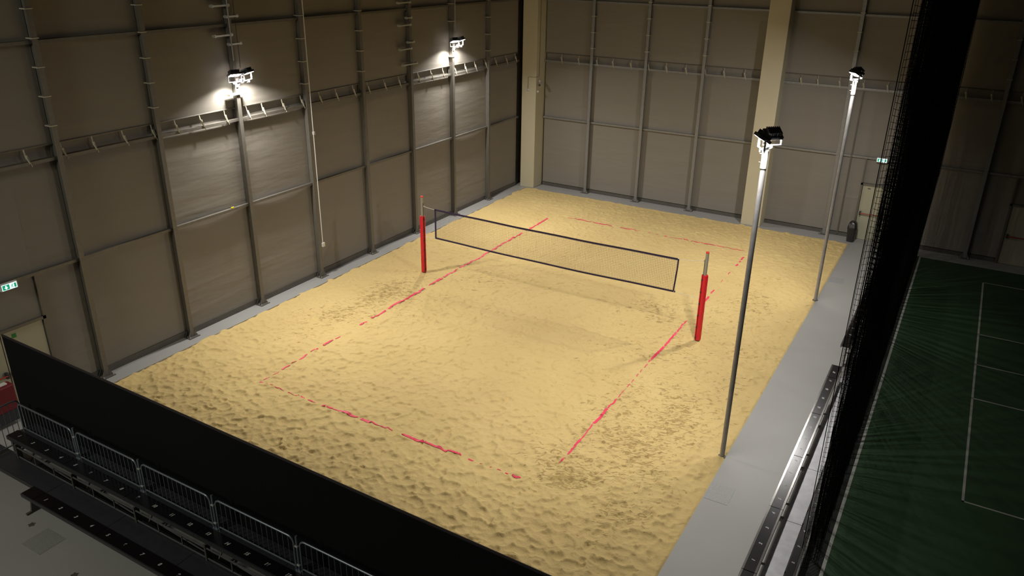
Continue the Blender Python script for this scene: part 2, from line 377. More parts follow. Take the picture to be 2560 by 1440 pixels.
# steel columns
def column(x, y, axis, label, group, bands, clamps=()):
    """axis 0: stands at the left wall facing +x; axis 1: at the back wall facing -y"""
    t = thing('steel_column', (x, y, 0), label, 'column', group, 0 if axis == 0 else -math.pi/2)
    # local: +x is into the hall
    s = MB(); s.box((-.22, -.055, .02), (-.205, .055, 11.9)).box((-.015, -.06, .02), (0, .06, 11.9)).box((-.21, -.006, .02), (-.01, .006, 11.9))
    s.build('shaft', steel if axis == 0 else steel_light, t)
    b = MB().box((-.26, -.17, 0), (.10, .17, .018)); b.build('base_plate', steel_dark, t)
    for sg in (-1, 1):
        g = MB()
        for q in (-.13, .0):
            g.prism([(sg*.062, .015), (sg*.165, .015), (sg*.062, .19)], 0, q-.006, q+.006)
        g.build('gusset', steel, t)
    for px in (-.05, .06):
        for py in (-.13, .13): MB().lathe([(.014, 0), (.014, .02), (.008, .022), (.008, .045)], (px, py, .016), 8).build('anchor_bolt', clampw, t)
    for z in bands:
        MB().box((-.2, -.085, z-.011), (.012, .085, z+.011)).build('strap', strap_m, t)
    for z, y0, y1 in clamps:
        c = MB().box((-.10, y0, z-.022), (.03, y1, z+.022)); 
        c.boxc((-.035, y0+.03, z), (.09, .05, .075)); c.boxc((-.03, y1-.04, z+.005), (.10, .06, .08)); c.build('clamp', clampw, t)
    return t
bz = [6.3+.62*k for k in range(8)]
ordn = ['near', 'second', 'third']
lab = {
 -1.86: 'steel wall column with base gussets, left of the sand pit beside the black screen',
 .745: 'steel column on the left wall, between the screen-side column and the nearer floodlight',
 3.35: 'steel column on the left wall carrying the nearer wall floodlight, ringed with clamps',
 5.955: 'steel column on the left wall with the pale cable conduit and socket box beside it',
 8.56: 'steel column on the left wall directly behind the left net post, banded with straps',
 11.165: 'steel column on the left wall with clamps up high, before the farther wall floodlight',
 13.77: 'steel column on the left wall carrying the farther wall floodlight',
 16.375: 'farthest steel column on the left wall, nearest the cream corner pillar'}
COLS = {}
for y in CY[3:]:
    cl = ()
    if y == 3.35: cl = [(8.6, -.52, .05), (8.32, -.10, .30), (7.86, -.55, .05), (7.62, -.1, .32), (6.32, -.32, .30)]
    if y == 11.165: cl = [(8.33, -.62, .05), (7.83, -.2, .1), (7.6, -.62, .04), (7.02, -.15, .2), (6.81, -.60, .05), (6.28, -.48, .34)]
    bands = bz if y not in (3.35, 11.165, 13.77) else ([] if y != 13.77 else [6.3, 7.6, 8.2])
    COLS[y] = column(-3.40, y, 0, lab[y], 'steel columns of the left wall', [z+.05*math.sin(y*3+z) for z in bands], cl)
blab = {-.33: 'steel column on the back wall, first to the right of the cream corner pillar',
 2.10: 'steel column on the back wall, second to the right of the cream corner pillar',
 4.51: 'steel column on the back wall, just left of the big cream pillar',
 9.98: 'steel column on the back wall behind the far lamp pole',
 12.42: 'steel column on the back wall hidden behind the black net curtain',
 14.85: 'dim steel column on the back wall beside the green court'}
for x in BX[:6]:
    column(x, 19.55, 1, blab[x], 'steel columns of the back wall', [z+.04*math.sin(x*3+z) for z in bz])

# rails (girts) with tie straps
def rail(axis, plane, a, b, z, label, ties=(), double=False):
    t = thing('wall_rail', (plane, a, z) if axis == 0 else (a, plane, z), label, 'rail', 'steel rails of the '+('left' if axis == 0 else 'back')+' wall')
    L_ = b-a
    def P(s, d, zz): return (d, s, zz) if axis == 0 else (s, -d, zz)
    def bx(mb, s0, s1, d0, d1, z0, z1):
        p = P(s0, d0, z0); q = P(s1, d1, z1); mb.box([min(p[i], q[i]) for i in range(3)], [max(p[i], q[i]) for i in range(3)]); return mb
    t['kind'] = 'thing'
    bar = MB(); bx(bar, 0, L_, -.06, .03, -.035, .035)
    if double: bx(bar, 0, L_, -.05, -.04, -.06, -.04)
    bar.build('bar', steel if axis == 0 else steel_light, t)
    if double:
        hb = MB(); hb.tube([P(.02, -.05, .32), P(L_-.02, -.05, .32)], .022, 8); hb.build('hem_bar', steel, t, smooth=True)
    for s in ties:
        if not (a+.05 < s < b-.05): continue
        s -= a; j = random.uniform(-.02, .02); mb = MB()
        mb.bar(P(s+j, -.04, .32), P(s, .0, .10), .014, .026); mb.bar(P(s-.03, .02, .2), P(s+.03, .045, .0), .014, .024); mb.bar(P(s+.02, .02, .16), P(s+.07, .045, -.07), .018, .012)
        mb.boxc(P(s, .015, .17), (.03, .035, .05))
        mb.build('tie_strap', strap_m, t)
    return t
TL = [-2.53, -1.7, -0.95, -0.15, 0.64, 1.34, 2.13, 2.93, 3.72, 4.28, 5.07, 5.83, 6.61, 7.35, 8.19, 8.91, 9.77, 10.57, 11.71, 12.5, 13.24, 14.05, 14.77, 15.49, 16.27, 17.05, 17.9, 18.68]
TB = [-1.8, -0.99, -0.13, 0.6, 1.41, 2.18, 2.95, 3.77, 4.56, 5.31, 6.12, 8.22, 8.82, 9.59, 10.41, 11.21, 13.68, 14.45, 15.33, 16.2]
rail(0, -3.53, -9.6, 18.98, 3.15, 'lowest steel rail running along the left wall below the straps')
rail(0, -3.53, -9.6, 18.98, 5.6, 'middle steel rail along the left wall with tie straps, just under the wall floodlights', TL, True)
rail(0, -3.53, -9.6, 18.98, 8.1, 'top steel rail along the left wall above the wall floodlights')
for a, b, tx, ws in ((-2.6, 6.88, 'between the two cream pillars', 0), (7.6, 25.5, 'right of the big cream pillar', 1)):
    rail(1, 19.68, a, b, 3.15, 'lowest steel rail on the back wall '+tx)
    rail(1, 19.68, a, b, 5.6, 'middle steel rail with tie straps on the back wall '+tx, TB, True)
    rail(1, 19.68, a, b, 8.1, 'top steel rail on the back wall '+tx)

# cream pillars
t = MB().box((-3.36, 19.0, 0), (-2.66, YB+.12, ZT)).build('concrete_pillar', cream, bevel=.01); tag(t, 'cream painted pillar in the back left corner of the hall', 'pillar')
t = MB().box((6.86, 19.06, 0), (7.62, YB+.12, ZT)).build('concrete_pillar', cream, bevel=.01); tag(t, 'big cream painted pillar standing at the back wall behind the near lamp pole', 'pillar')

# pipes in front of the back wall, right of the far lamp pole
t = MB().tube([(10.12, 19.62, .3), (10.12, 19.62, 5.5)], .035, 10).build('drain_pipe', steel, smooth=True); tag(t, 'slim grey drain pipe on the back wall, just right of the far lamp pole', 'pipe')
t = MB().bar((10.45, 19.66, .1), (10.45, 19.66, 5.55), .05).build('wall_stud', steel_dark); tag(t, 'thin vertical stud on the back wall between the drain pipe and the door', 'stud')

# ------------------------------------------------------------------ doors
def door(name, axis, plane, a, b, h, label, bar0, bar1, pad_side):
    root = thing(name, (plane, a, 0) if axis == 0 else (a, plane, 0), label, 'door'); root['kind'] = 'structure'
    def P(s, d, z): return (d, s, z) if axis == 0 else (s, -d, z)
    def bx(mb, s0, s1, d0, d1, z0, z1):
        p = P(s0, d0, z0); q = P(s1, d1, z1); return mb.box([min(p[i], q[i]) for i in range(3)], [max(p[i], q[i]) for i in range(3)])
    W = b-a
    fr = MB(); bx(fr, -.07, 0, -.08, .05, 0, h+.07); bx(fr, W, W+.07, -.08, .05, 0, h+.07); bx(fr, -.07, W+.07, -.08, .05, h, h+.07); fr.build('door_frame', steel, root)
    n = 2 if W > 1.6 else 1
    for k in range(n):
        lf = MB(); bx(lf, k*W/n+.01, (k+1)*W/n-.01, -.04, .0, .01, h-.01); o = lf.build('door_leaf', door_mat, root, bevel=.004)
        s0 = k*W/n+.09; s1 = (k+1)*W/n-.09
        pb = MB(); pb.tube([P(s0, .09, 1.04), P(s1, .09, 1.04)], .018, 10); pb.build('push_bar', pushbar_red, root, smooth=True)
        for s in (s0, s1):
            e_ = MB(); bx(e_, s-.03, s+.03, 0, .10, .97, 1.11); e_.build('push_bar_bracket', black_plastic, root, bevel=.008)
    return root
door('door_1', 0, XW+.02, -4.93, -2.98, 2.03, 'cream double exit door with red push bars in the left wall behind the black screen', 0, 0, 0)
door('door_2', 1, YB-.06, 11.03, 12.13, 2.12, 'cream exit door with a red push bar in the back wall beside the litter bin', 0, 0, 0)
door('door_3', 1, YB-.06, 15.88, 17.1, 2.12, 'cream exit door with a red push bar at the back of the green court', 0, 0, 0)
for ax, pl, s, z0, z1, lb in ((0, XW+.03, -2.93, 2.1, 3.11, 'short stud over the right jamb of the left wall exit door'),
                          (1, YB-.05, 10.98, 2.19, 3.11, 'short stud over the left jamb of the exit door by the litter bin'),
                          (1, YB-.05, 15.83, 2.19, 3.11, 'short stud over the exit door behind the green court')):
    p = (pl, s, z0) if ax == 0 else (s, pl, z0); q = (pl, s, z1) if ax == 0 else (s, pl, z1)
    tag(MB().bar(p, q, .05).build('wall_stud', steel), lb, 'stud')
t = MB().box((XW+.021, -3.72, 1.83), (XW+.024, -3.62, 1.93)).build('green_sticker', green_stick); tag(t, 'small green sticker on the left wall exit door', 'sticker')
t = MB().box((11.22, YB-.064, 1.98), (11.32, YB-.061, 2.02)).build('door_label', steel_dark); tag(t, 'tiny grey label at the top of the door beside the litter bin', 'label')

# exit signs
def exit_sign(axis, loc, label):
    t = thing('exit_sign', loc, label, 'exit sign', None, 0 if axis == 1 else math.pi/2)
    # local: x along the wall, -y into the hall
    MB().box((-.19, -.06, -.085), (.19, .03, .085)).build('housing', white_pl, t, bevel=.02)
    MB().box((-.16, -.066, -.066), (.16, -.061, .066)).build('lit_face', sign_white, t)
    MB().box((-.15, -.070, -.056), (.0, -.067, .056)).build('green_panel', green_sign, t)
    # arrow pointing down
    a = MB(); a.box((-.09, -.074, -.005), (-.062, -.071, .042)); a.prism([(-.115, 0), (-.037, 0), (-.076, -.046)], 1, -.074, -.071); a.build('arrow', sign_white, t)
    p = MB(); p.lathe([(.010, 0), (.010, .003)], (0, 0, 0), 10)
    g = MB(); g.box((.10, -.070, -.05), (.145, -.067, .05)); g.build('green_doorway', green_sign, t)
    mn = MB(); mn.boxc((.066, -.0685, .036), (.018, .003, .018)); mn.bar((.062, -.0685, .026), (.05, -.0685, -.008), .004, .016, up=(1,0,0)); mn.bar((.05, -.0685, -.008), (.075, -.0685, -.028), .004, .009, up=(1,0,0)); mn.bar((.075, -.0685, -.028), (.068, -.0685, -.05), .004, .008, up=(1,0,0)); mn.bar((.05, -.0685, -.008), (.035, -.0685, -.045), .004, .009, up=(1,0,0)); mn.bar((.06, -.0685, .018), (.088, -.0685, .004), .004, .007, up=(1,0,0)); mn.bar((.06, -.0685, .018), (.034, -.0685, .008), .004, .007, up=(1,0,0))
    mn.build('running_figure', green_sign, t)
    return t
exit_sign(0, (-3.465, -3.58, 3.10), 'lit green and white exit sign on the lowest rail above the left wall door')
exit_sign(1, (11.52, 19.617, 3.14), 'lit green and white exit sign on the lowest rail above the litter bin door')

# conduit, boxes
def conduit(pts, label, rad=.014, m_=white_pl):
    return tag(MB().tube(pts, rad, 8).build('cable_conduit', m_, smooth=True), label, 'conduit')
conduit([(-3.385, 6.055, 1.18), (-3.385, 6.06, 11.9)], 'pale vertical conduit rising beside the left wall column from the socket box')
t = thing('socket_box', (-3.37, 6.06, 1.10), 'white socket box low on the left wall, at the foot of the pale conduit', 'socket box')
MB().boxc((0, 0, 0), (.06, .105, .14)).build('box_body', white_pl, t, bevel=.008); MB().boxc((.033, 0, 0), (.012, .085, .11)).build('cover', clampw, t, bevel=.003)
t = MB().boxc((-3.37, 6.06, 4.75), (.05, .07, .10)).build('junction_box', white_pl, bevel=.006); tag(t, 'small pale junction box halfway up the conduit on the left wall', 'junction box')
conduit([(-3.36, 3.30, 7.2), (-3.36, 3.30, 11.9)], 'conduit running up from the nearer wall floodlight to the roof', .016, steel_pole)
conduit([(-3.38, 3.52, 7.0), (-3.38, 3.52, 8.6), (-3.38, 3.50, 11.9)], 'dark cable beside the conduit above the nearer wall floodlight', .008, black_plastic)
conduit([(-3.36, 13.86, 7.2), (-3.36, 13.86, 11.9)], 'conduit running up from the farther wall floodlight to the roof', .016, steel_pole)
t = MB().boxc((-3.47, 2.72, 3.22), (.03, .10, .05)).build('cloth_scrap', yellow_m, bevel=.01); tag(t, 'scrap of yellow cloth caught on the lowest rail of the left wall', 'cloth')

# CCTV
t = thing('bullet_camera', (-2.60, 19.3, 4.66), 'black lensed bullet camera on the right side of the corner pillar', 'camera')
MB().boxc((-.03, 0, .10), (.06, .10, .10)).build('bracket', white_pl, t, bevel=.008)
MB().tube([(0, 0, .08), (.06, -.05, .03)], .015, 8).build('arm', white_pl, t, smooth=True)
MB().tube([(.02, .04, .02), (.12, -.30, -.02)], .062, 18).build('camera_body', white_pl, t, smooth=True)
MB().tube([(.119, -.296, -.0195), (.124, -.315, -.022)], .055, 18).build('lens', black_plastic, t, smooth=True)
for q, lb, dv in (((-3.02, 18.985, 4.38), 'small white dome camera on the front of the corner pillar', (0, -1)), ((-2.645, 19.15, 4.33), 'small white dome camera below the bullet camera on the corner pillar', (1, 0))):
    t = thing('dome_camera', q, lb, 'camera')
    n_ = Vector((dv[0], dv[1], 0)); 
    MB().tube([(0, 0, 0)-n_*.02, (0, 0, 0)+n_*.03] if False else [tuple(-n_*.015), tuple(n_*.03)], .055, 16).build('base_ring', white_pl, t, smooth=True)
    MB().tube([tuple(n_*.03), tuple(n_*.055), tuple(n_*.07)], [.045, .034, .012], 14).build('dome', white_pl, t, smooth=True)
    MB().tube([tuple(n_*.06+Vector((0, 0, -.012))), tuple(n_*.076+Vector((0, 0, -.02)))], .016, 10).build('lens', black_plastic, t, smooth=True)
tag(MB().tube([(-2.64, 19.25, 11.9), (-2.64, 19.25, 4.98), (-2.64, 19.0, 4.96), (-2.66, 18.985, 4.95), (-3.04, 18.985, 4.94), (-3.05, 18.985, 4.45)], .008, 6).build('camera_cable', steel_dark, smooth=True), 'thin cable looping down the corner pillar to the cameras', 'cable')

# ------------------------------------------------------------------ floodlights
def flood_head(parent, loc, rz, tilt, nm='floodlight_head'):
    """black LED floodlight on a U yoke; local -z of the head is where it shines, tilted forward (+x)"""
    h = bpy.data.objects.new(nm, None); COL.objects.link(h); h.parent = parent; h.location = loc; h.rotation_euler = (0, 0, rz)
    ct, st = math.cos(tilt), math.sin(tilt)
    T = Matrix.Rotation(-tilt, 3, 'Y')
    def X3(p): v = T @ Vector(p); return (v.x, v.y, v.z+.20)
    def boxT(mb, a, b):
        n = len(mb.v); mb.box(a, b)
        for i in range(n, len(mb.v)): mb.v[i] = X3(mb.v[i])
        return mb
    body = MB(); boxT(body, (-.13, -.165, -.03), (.13, .165, .03)); 
    o = body.build('housing', black_plastic, h, bevel=.008)
    fin = MB(); boxT(fin, (-.085, -.12, .031), (.085, .12, .095))
    for k in range(7): boxT(fin, (-.10, -.12+.04*k-.004, .031), (.10, -.12+.04*k+.004, .108))
    fin.build('heat_sink', black_plastic, h)
    ln = MB(); boxT(ln, (-.11, -.145, -.034), (.11, .145, -.0305)); ln.build('lens', lens_m, h)
    yk = MB(); hy = .185
    p0 = [X3((0, -hy, 0)), X3((0, hy, 0))]
    yk.bar(p0[0], (.0, -hy, .0), .006, .04, up=(1, 0, 0)); yk.bar(p0[1], (.0, hy, .0), .006, .04, up=(1, 0, 0)); yk.bar((0, -hy, 0), (0, hy, 0), .04, .006)
    yk.build('yoke', steel_pole, h)
    ld = bpy.data.lights.new('lamp_light', 'AREA'); ld.shape = 'RECTANGLE'; ld.size = .20; ld.size_y = .27; ld.spread = math.radians(136); ld.energy = LAMP_W; ld.color = LAMP_COL
    lo = bpy.data.objects.new('lamp_light', ld); COL.objects.link(lo); lo.parent = h
    c = X3((0, 0, -.042)); lo.location = c; lo.rotation_euler = (0, -tilt, 0)
    return h
def lamp_pole(x, y, label, rz):
    t = thing('lamp_pole', (x, y, 0), label, 'lamp', 'lamp poles on the right edge of the sand')
    MB().tube([(0, 0, -.05), (0, 0, 6.45)], .052, 20).build('pole', steel_pole, t, smooth=True)
    MB().lathe([(.062, 0), (.062, .33), (.045, .345)], (0, 0, 6.40), 20).build('collar', clampw, t, smooth=True)
    for z in (6.5, 6.66): MB().tube([(.055, 0, z), (.10, 0, z)], .010, 8).build('clamp_bolt', steel_dark, t)
    MB().boxc((.0, -.045, .98), (.06, .03, .16)).build('cable_hatch', steel_dark, t, bevel=.004)
    MB().lathe([(.085, 0), (.085, .012), (.056, .014)], (0, 0, -.008), 16).build('base_flange', steel_dark, t)
    MB().bar((0, -.24, 6.77), (0, .24, 6.77), .05, .05).build('cross_arm', steel_pole, t)
    MB().tube([(0, 0, 6.74), (0, 0, 6.79)], .03, 10).build('arm_stub', steel_pole, t)
    t.rotation_euler = (0, 0, rz)
    flood_head(t, (0, -.22, 6.80), -.7, TILT); flood_head(t, (0, .22, 6.80), .7, TILT)
    return t
TILT = math.radians(30)
lamp_pole(10.92, 2.94, 'tall galvanised lamp pole with twin floodlights, nearer of two on the right edge', math.radians(170))
lamp_pole(10.98, 12.76, 'tall galvanised lamp pole with twin floodlights, farther one near the litter bin', math.radians(182))
def wall_lamp(y, label, rz):
    t = thing('wall_floodlight', (-3.39, y, 6.62), label, 'lamp', 'floodlights on the left wall columns')
    MB().box((0, -.05, -.12), (.02, .05, .12)).build('mount_plate', steel_pole, t)
    MB().box((.0, -.03, -.02), (.20, .03, .03)).build('bracket_arm', steel_pole, t)
    MB().box((.15, -.26, .0), (.21, .26, .045)).build('cross_arm', steel_pole, t)
    MB().boxc((.18, 0, .08), (.07, .08, .07)).build('driver_box', black_plastic, t, bevel=.004)
    flood_head(t, (.19, -.22, .06), rz-.3, TILT_W); flood_head(t, (.19, .22, .06), rz+.3, TILT_W)
    return t
TILT_W = math.radians(22)
wall_lamp(3.35, 'twin floodlight shining on the left wall column, the nearer of two', 0.0)
wall_lamp(13.77, 'twin floodlight shining on the left wall column, the farther of two', -.1)

# ------------------------------------------------------------------ volleyball net and posts
def net_post(x, side, label):
    t = thing('net_post', (x, 8, sand_h(x, 8)), label, 'post', 'padded net posts')
    z0 = t.location.z
    MB().tube([(0, 0, -.1), (0, 0, 2.64-z0)], .044, 20).build('pole', post_m, t, smooth=True)
    MB().lathe([(.047, 0), (.047, .035), (.040, .042)], (0, 0, 2.64-z0), 20).build('cap', red_cap, t, smooth=True)
    sl = MB(); sl.box((side*.050-.008, -.012, 1.95-z0), (side*.050+.008, .012, 2.45-z0)); sl.build('net_track', steel_dark, t)
    # pad: hexagonal padded sleeve, slit toward the net on -y side
    pd = MB(); ang0 = math.radians(-122) if side < 0 else math.radians(-22)
    ro, ri = .088, .05; prof = []; n = 30; gap = .27
    ring = lambda rad, zz: [((rad*(1+.05*math.cos(6*(a)))*math.cos(a)), (rad*(1+.05*math.cos(6*a))*math.sin(a)), zz) for a in [ang0+gap+(2*math.pi-2*gap)*k/n for k in range(n+1)]]
    zs = [(.03, .93), (.06, 1.0)]+[(.1+.09*k, 1.0+.02*math.sin(k*2.1)) for k in range(1, 20)]+[(1.955, 1.0), (1.985, .93)]
    rows = []
    for zz, k_ in zs:
        o_ = ring(ro*k_, zz-z0*0); i_ = ring(ri, zz); n0 = len(pd.v); pd.v += o_+i_; rows.append(n0)
    for a, b in zip(rows[:-1], rows[1:]):
        for k in range(n):
            pd.f.append((a+k, a+k+1, b+k+1, b+k)); pd.f.append((a+n+1+k, b+n+1+k, b+n+2+k, a+n+2+k))
        pd.f.append((a, b, b+n+1, a+n+1)); pd.f.append((a+n, a+2*n+1, b+2*n+1, b+n))
    for r_ in (rows[0], rows[-1]):
        for k in range(n): pd.f.append((r_+k, r_+n+1+k, r_+n+2+k, r_+k+1))
    p = pd.build('safety_pad', red_pad, t, smooth=True)
    # velcro straps
    for z in (.10, .43, .78, 1.13, 1.48, 1.84):
        sb = MB(); n0 = len(sb.v)
        m_ = 7; a_ = [ang0-.34+.68*k/m_ for k in range(m_+1)]
        for k in range(m_+1):
            for rad, zz in ((.0955, z-.018), (.0955, z+.018)):
                sb.v.append((rad*math.cos(a_[k]), rad*math.sin(a_[k]), zz+.004*k))
        for k in range(m_): sb.f.append((2*k, 2*k+2, 2*k+3, 2*k+1))
        o = sb.build('strap', black_plastic, t); so_ = o.modifiers.new('s', 'SOLIDIFY'); so_.thickness = .005
    lw = MB(); lw.box((-.006, -.006, .05), (.006, .006, .06))
    MB().lathe([(.066, 0), (.066, 1.93)], (0, 0, .0), 16).build('pad_lining', black_plastic, t, smooth=True)
    return t
net_post(-.77, 1, 'left net post in a red padded sleeve, nearer the left wall')
net_post(8.70, -1, 'right net post in a red padded sleeve, nearer the lamp poles')
nx0, nx1, nt0, nb0 = -.25, 7.92, 2.305, 1.34
def top_z(x): s = (x-nx0)/(nx1-nx0); return nt0-.035*math.sin(math.pi*s)-.004*math.sin(21*s)
def bot_z(x): s = (x-nx0)/(nx1-nx0); return nb0-.045*math.sin(math.pi*s)+.004*math.sin(17*s)
NT = thing('volleyball_net', (0, 8, 0), 'beach volleyball net with a navy border strung over the middle of the sand', 'net')
mesh = MB(); nc = 164; nr_ = 19
for k in range(1, nc):
    x = nx0+(nx1-nx0)*k/nc; zt, zb = top_z(x), bot_z(x); mesh.tube([(x, 0, zb), (x, .01*math.sin(x*2), (zt+zb)/2), (x, 0, zt)], .0026, 3, cap=False)
for j in range(1, nr_):
    pts = []
    for k in range(0, 42):
        x = nx0+(nx1-nx0)*k/41; pts.append((x, .01*math.sin(x*2)*math.sin(math.pi*j/nr_), bot_z(x)+(top_z(x)-bot_z(x))*j/nr_))
    mesh.tube(pts, .0026, 3, cap=False)
mesh.build('netting', netcord, NT)
def band(name, fz, hh):
    mb = MB(); prev = None
    for k in range(61):
        x = nx0+(nx1-nx0)*k/60; z = fz(x); n0 = len(mb.v)
        mb.v += [(x, -.006, z-hh), (x, .006, z-hh), (x, .006, z+hh), (x, -.006, z+hh)]
        if prev is not None:
            for a in range(4): mb.f.append((prev+a, n0+a, n0+(a+1) % 4, prev+(a+1) % 4))
        prev = n0
    return mb.build(name, navy, NT)
band('top_band', top_z, .028); band('bottom_band', bot_z, .026)
MB().bar((nx0, 0, nb0-.02), (nx0, 0, nt0+.02), .018, .05, up=(1, 0, 0)).build('side_band', navy, NT)
MB().tube([(nx1-.06, 0, nb0-.02), (nx1-.035, 0, nb0+.3), (nx1-.01, 0, nb0+.65), (nx1, 0, nt0+.01)], .022, 6).build('side_band', navy, NT)
for a, b in (((nx0, 0, nt0), (-.73, 0, 2.345)), ((nx0, 0, nb0), (-.69, 0, 1.30)), ((nx1, 0, nt0), (8.66, 0, 2.40)), ((nx1-.05, 0, nb0), (8.62, 0, 1.29))):
    MB().tube([a, tuple((Vector(a)+Vector(b))/2-Vector((0, 0, .01))), b], .006, 6).build('tension_rope', rope_m, NT)
for c_ in ((nx1, 0, nt0+.01), (nx1-.05, 0, nb0), (nx0, 0, nt0)):
    MB().boxc(c_, (.035, .018, .035)).build('corner_ring', rope_m, NT)
for c_ in ((-.70, 0, 2.345), (8.64, 0, 2.40)):
    MB().boxc(c_, (.05, .02, .03)).build('hook', clampw, NT)

# ------------------------------------------------------------------ black screen
SY = -4.6
t = thing('black_screen', (-2.02, SY, 0), 'long black cloth screen dividing the bleachers from the sand', 'screen')
sm = MB(); nu = 90; zt0, zt1 = 2.706, 2.545
for k in range(nu+1):
    x = 13.1*k/nu; z1 = zt0+(zt1-zt0)*x/12.57
    for s in (-.012, .012):
        for zz, bl in ((.0, 0), (z1*.5, .02*math.sin(x*1.7)), (z1, .006*math.sin(x*3))): sm.v.append((x, s+bl, zz))
for k in range(nu):
    a = k*6; b = a+6
    sm.f += [(a, b, b+1, a+1), (a+1, b+1, b+2, a+2), (a+3, a+4, b+4, b+3), (a+4, a+5, b+5, b+4), (a+2, b+2, b+5, a+5), (a, a+3, b+3, b)]
sm.f += [(0, 1, 4, 3), (1, 2, 5, 4)]; e_ = nu*6; sm.f += [(e_, e_+3, e_+4, e_+1), (e_+1, e_+4, e_+5, e_+2)]
sm.build('cloth', black_cloth, t)
MB().tube([(0, 0, zt0), (13.1, 0, zt0+(zt1-zt0)*13.1/12.57)], .022, 8).build('top_hem', black_cloth_hem, t)
for x in (.0, 3.2, 6.4, 9.6, 12.9):
    MB().tube([(x, .05, 0), (x, .05, 2.52)], .024, 8).build('support_post', steel_dark, t)

# ------------------------------------------------------------------ digits
def number(txt, parent, loc, size, rz, tilt=0, shear=.25, m_=num_m):
    cu = bpy.data.curves.new('n', 'FONT'); cu.body = txt; cu.size = size; cu.align_x = 'CENTER'; cu.align_y = 'CENTER'; cu.extrude = .0008; cu.shear = shear; cu.offset = .0035
    tmp = bpy.data.objects.new('n', cu); COL.objects.link(tmp)
    dg = bpy.context.evaluated_depsgraph_get(); me_ = bpy.data.meshes.new_from_object(tmp.evaluated_get(dg))
    bpy.data.objects.remove(tmp); me_.materials.clear(); me_.materials.append(m_)
    o = bpy.data.objects.new('seat_number', me_); COL.objects.link(o); o.parent = parent; o.location = loc; o.rotation_euler = (0, 0, rz)
    return o

# ------------------------------------------------------------------ near bleacher (faces the near hall)
def bench_run(mb_top, mb_trim, x0, x1, y0, y1, z): pass
BL = thing('bleacher', (0, -5.2, 0), 'two row bleacher with numbered black benches in front of the black screen', 'bleacher')
Z1, Z2 = .854, .455
XA, XB = -1.49, 9.2
def local(mb, name, m_, bevel=0, smooth=False):
    o = mb.build(name, m_, BL, bevel=bevel, smooth=smooth); return o
y_ = lambda v: v+5.2
SP = .465
# upper bench boards, 4 seats to a module
jx = [-1.703+SP*(k+.55) for k in (0, 4, 8, 12, 16, 20)]
jx = [XA]+jx[1:]+[XB]
for a, b in zip(jx[:-1], jx[1:]):
    local(MB().box((a+.003, y_(-5.235), Z1-.035), (b-.003, y_(-5.01), Z1)), 'upper_bench', bench_top, bevel=.004)
    local(MB().box((a+.003, y_(-5.258), Z1-.085), (b-.003, y_(-5.236), Z1-.004)), 'upper_bench_trim', trim_m)
    local(MB().box((a+.003, y_(-5.0), Z1-.06), (b-.003, y_(-4.66), Z1-.03)), 'upper_deck', deck_dark)
for n in range(1, 23): number(str(n), BL, (-1.703+SP*n, y_(-5.126), Z1+.001), .088, 0)
jb = [.0, .37]+[.121+SP*(k+.6) for k in (4, 8, 12, 16)]+[XB]
for a, b in zip(jb[:-1], jb[1:]):
    local(MB().box((a+.003, y_(-5.895), Z2-.035), (b-.003, y_(-5.655), Z2)), 'lower_bench', bench_top, bevel=.004)
    local(MB().box((a+.003, y_(-5.917), Z2-.075), (b-.003, y_(-5.896), Z2-.004)), 'lower_bench_trim', trim_m)
for n in range(1, 20): number(str(n), BL, (.121+SP*n, y_(-5.775), Z2+.001), .088, 0)
# foot deck between the rows
for a, b in ((-2.1, .37), (.37, 2.23), (2.23, 4.09), (4.09, 5.95), (5.95, 7.8), (7.8, XB)):
    local(MB().box((a+.004, y_(-5.64), Z2-.05), (b-.004, y_(-5.20), Z2-.02)), 'foot_deck', deck_dark)
local(MB().box((-2.1, y_(-5.66), Z2-.10), (XB, y_(-5.645), Z2-.015)), 'deck_edge', trim_m)
# guard rail frames under the upper bench
yf = y_(-5.275)
for k in range(-1, 5):
    a = .70+1.86*k+.03; b = a+1.80
    fr = MB(); fr.bar((a, yf, .70), (b, yf, .70), .018); fr.bar((a, yf, .48), (b, yf, .48), .018)
    for q in (.60, 1.22): fr.bar((a+q, yf, .48), (a+q, yf, .70), .018)
    fr.bar((a+.05, yf+.07, .62), (b-.1, yf+.07, .50), .016)
    local(fr, 'rail_frame', alu_dull)
for k in range(-1, 5):
    x = .70+1.86*k
    lg = MB(); lg.bar((x, yf, .42), (x, yf, Z1-.085), .04, .035); lg.bar((x, y_(-5.22), 0), (x, y_(-5.22), Z1-.06), .045); lg.bar((x, y_(-4.72), 0), (x, y_(-4.72), Z1-.07), .045); lg.bar((x, y_(-5.2), .06), (x, y_(-4.74), Z1-.12), .025); lg.bar((x, y_(-5.22), .06), (x, y_(-4.72), .06), .03)
    local(lg, 'leg', steel_dark)
for x in (.10, 2.1, 4.0, 5.9, 7.8):
    lg = MB(); lg.bar((x, y_(-5.25), 0), (x, y_(-5.25), Z2-.05), .04); lg.bar((x, y_(-5.86), Z2-.06), (x, y_(-5.25), Z2-.06), .035); lg.bar((x, y_(-5.82), Z2-.07), (x, y_(-5.3), .10), .03)
    if x < 1: lg.bar((x, y_(-5.95), .02), (x, y_(-5.25), .02), .05, .04); lg.prism([(y_(-5.80), Z2-.07), (y_(-5.70), Z2-.07), (y_(-5.66), .04), (y_(-5.86), .04)], 0, x-.02, x+.02)
    local(lg, 'leg', steel_dark)
local(MB().box((-1.40, y_(-5.23), .45), (-1.36, y_(-5.0), Z1-.05)).bar((-1.38, y_(-5.22), .45), (-1.0, y_(-5.02), Z1-.05), .03), 'end_brace', alu_dull)
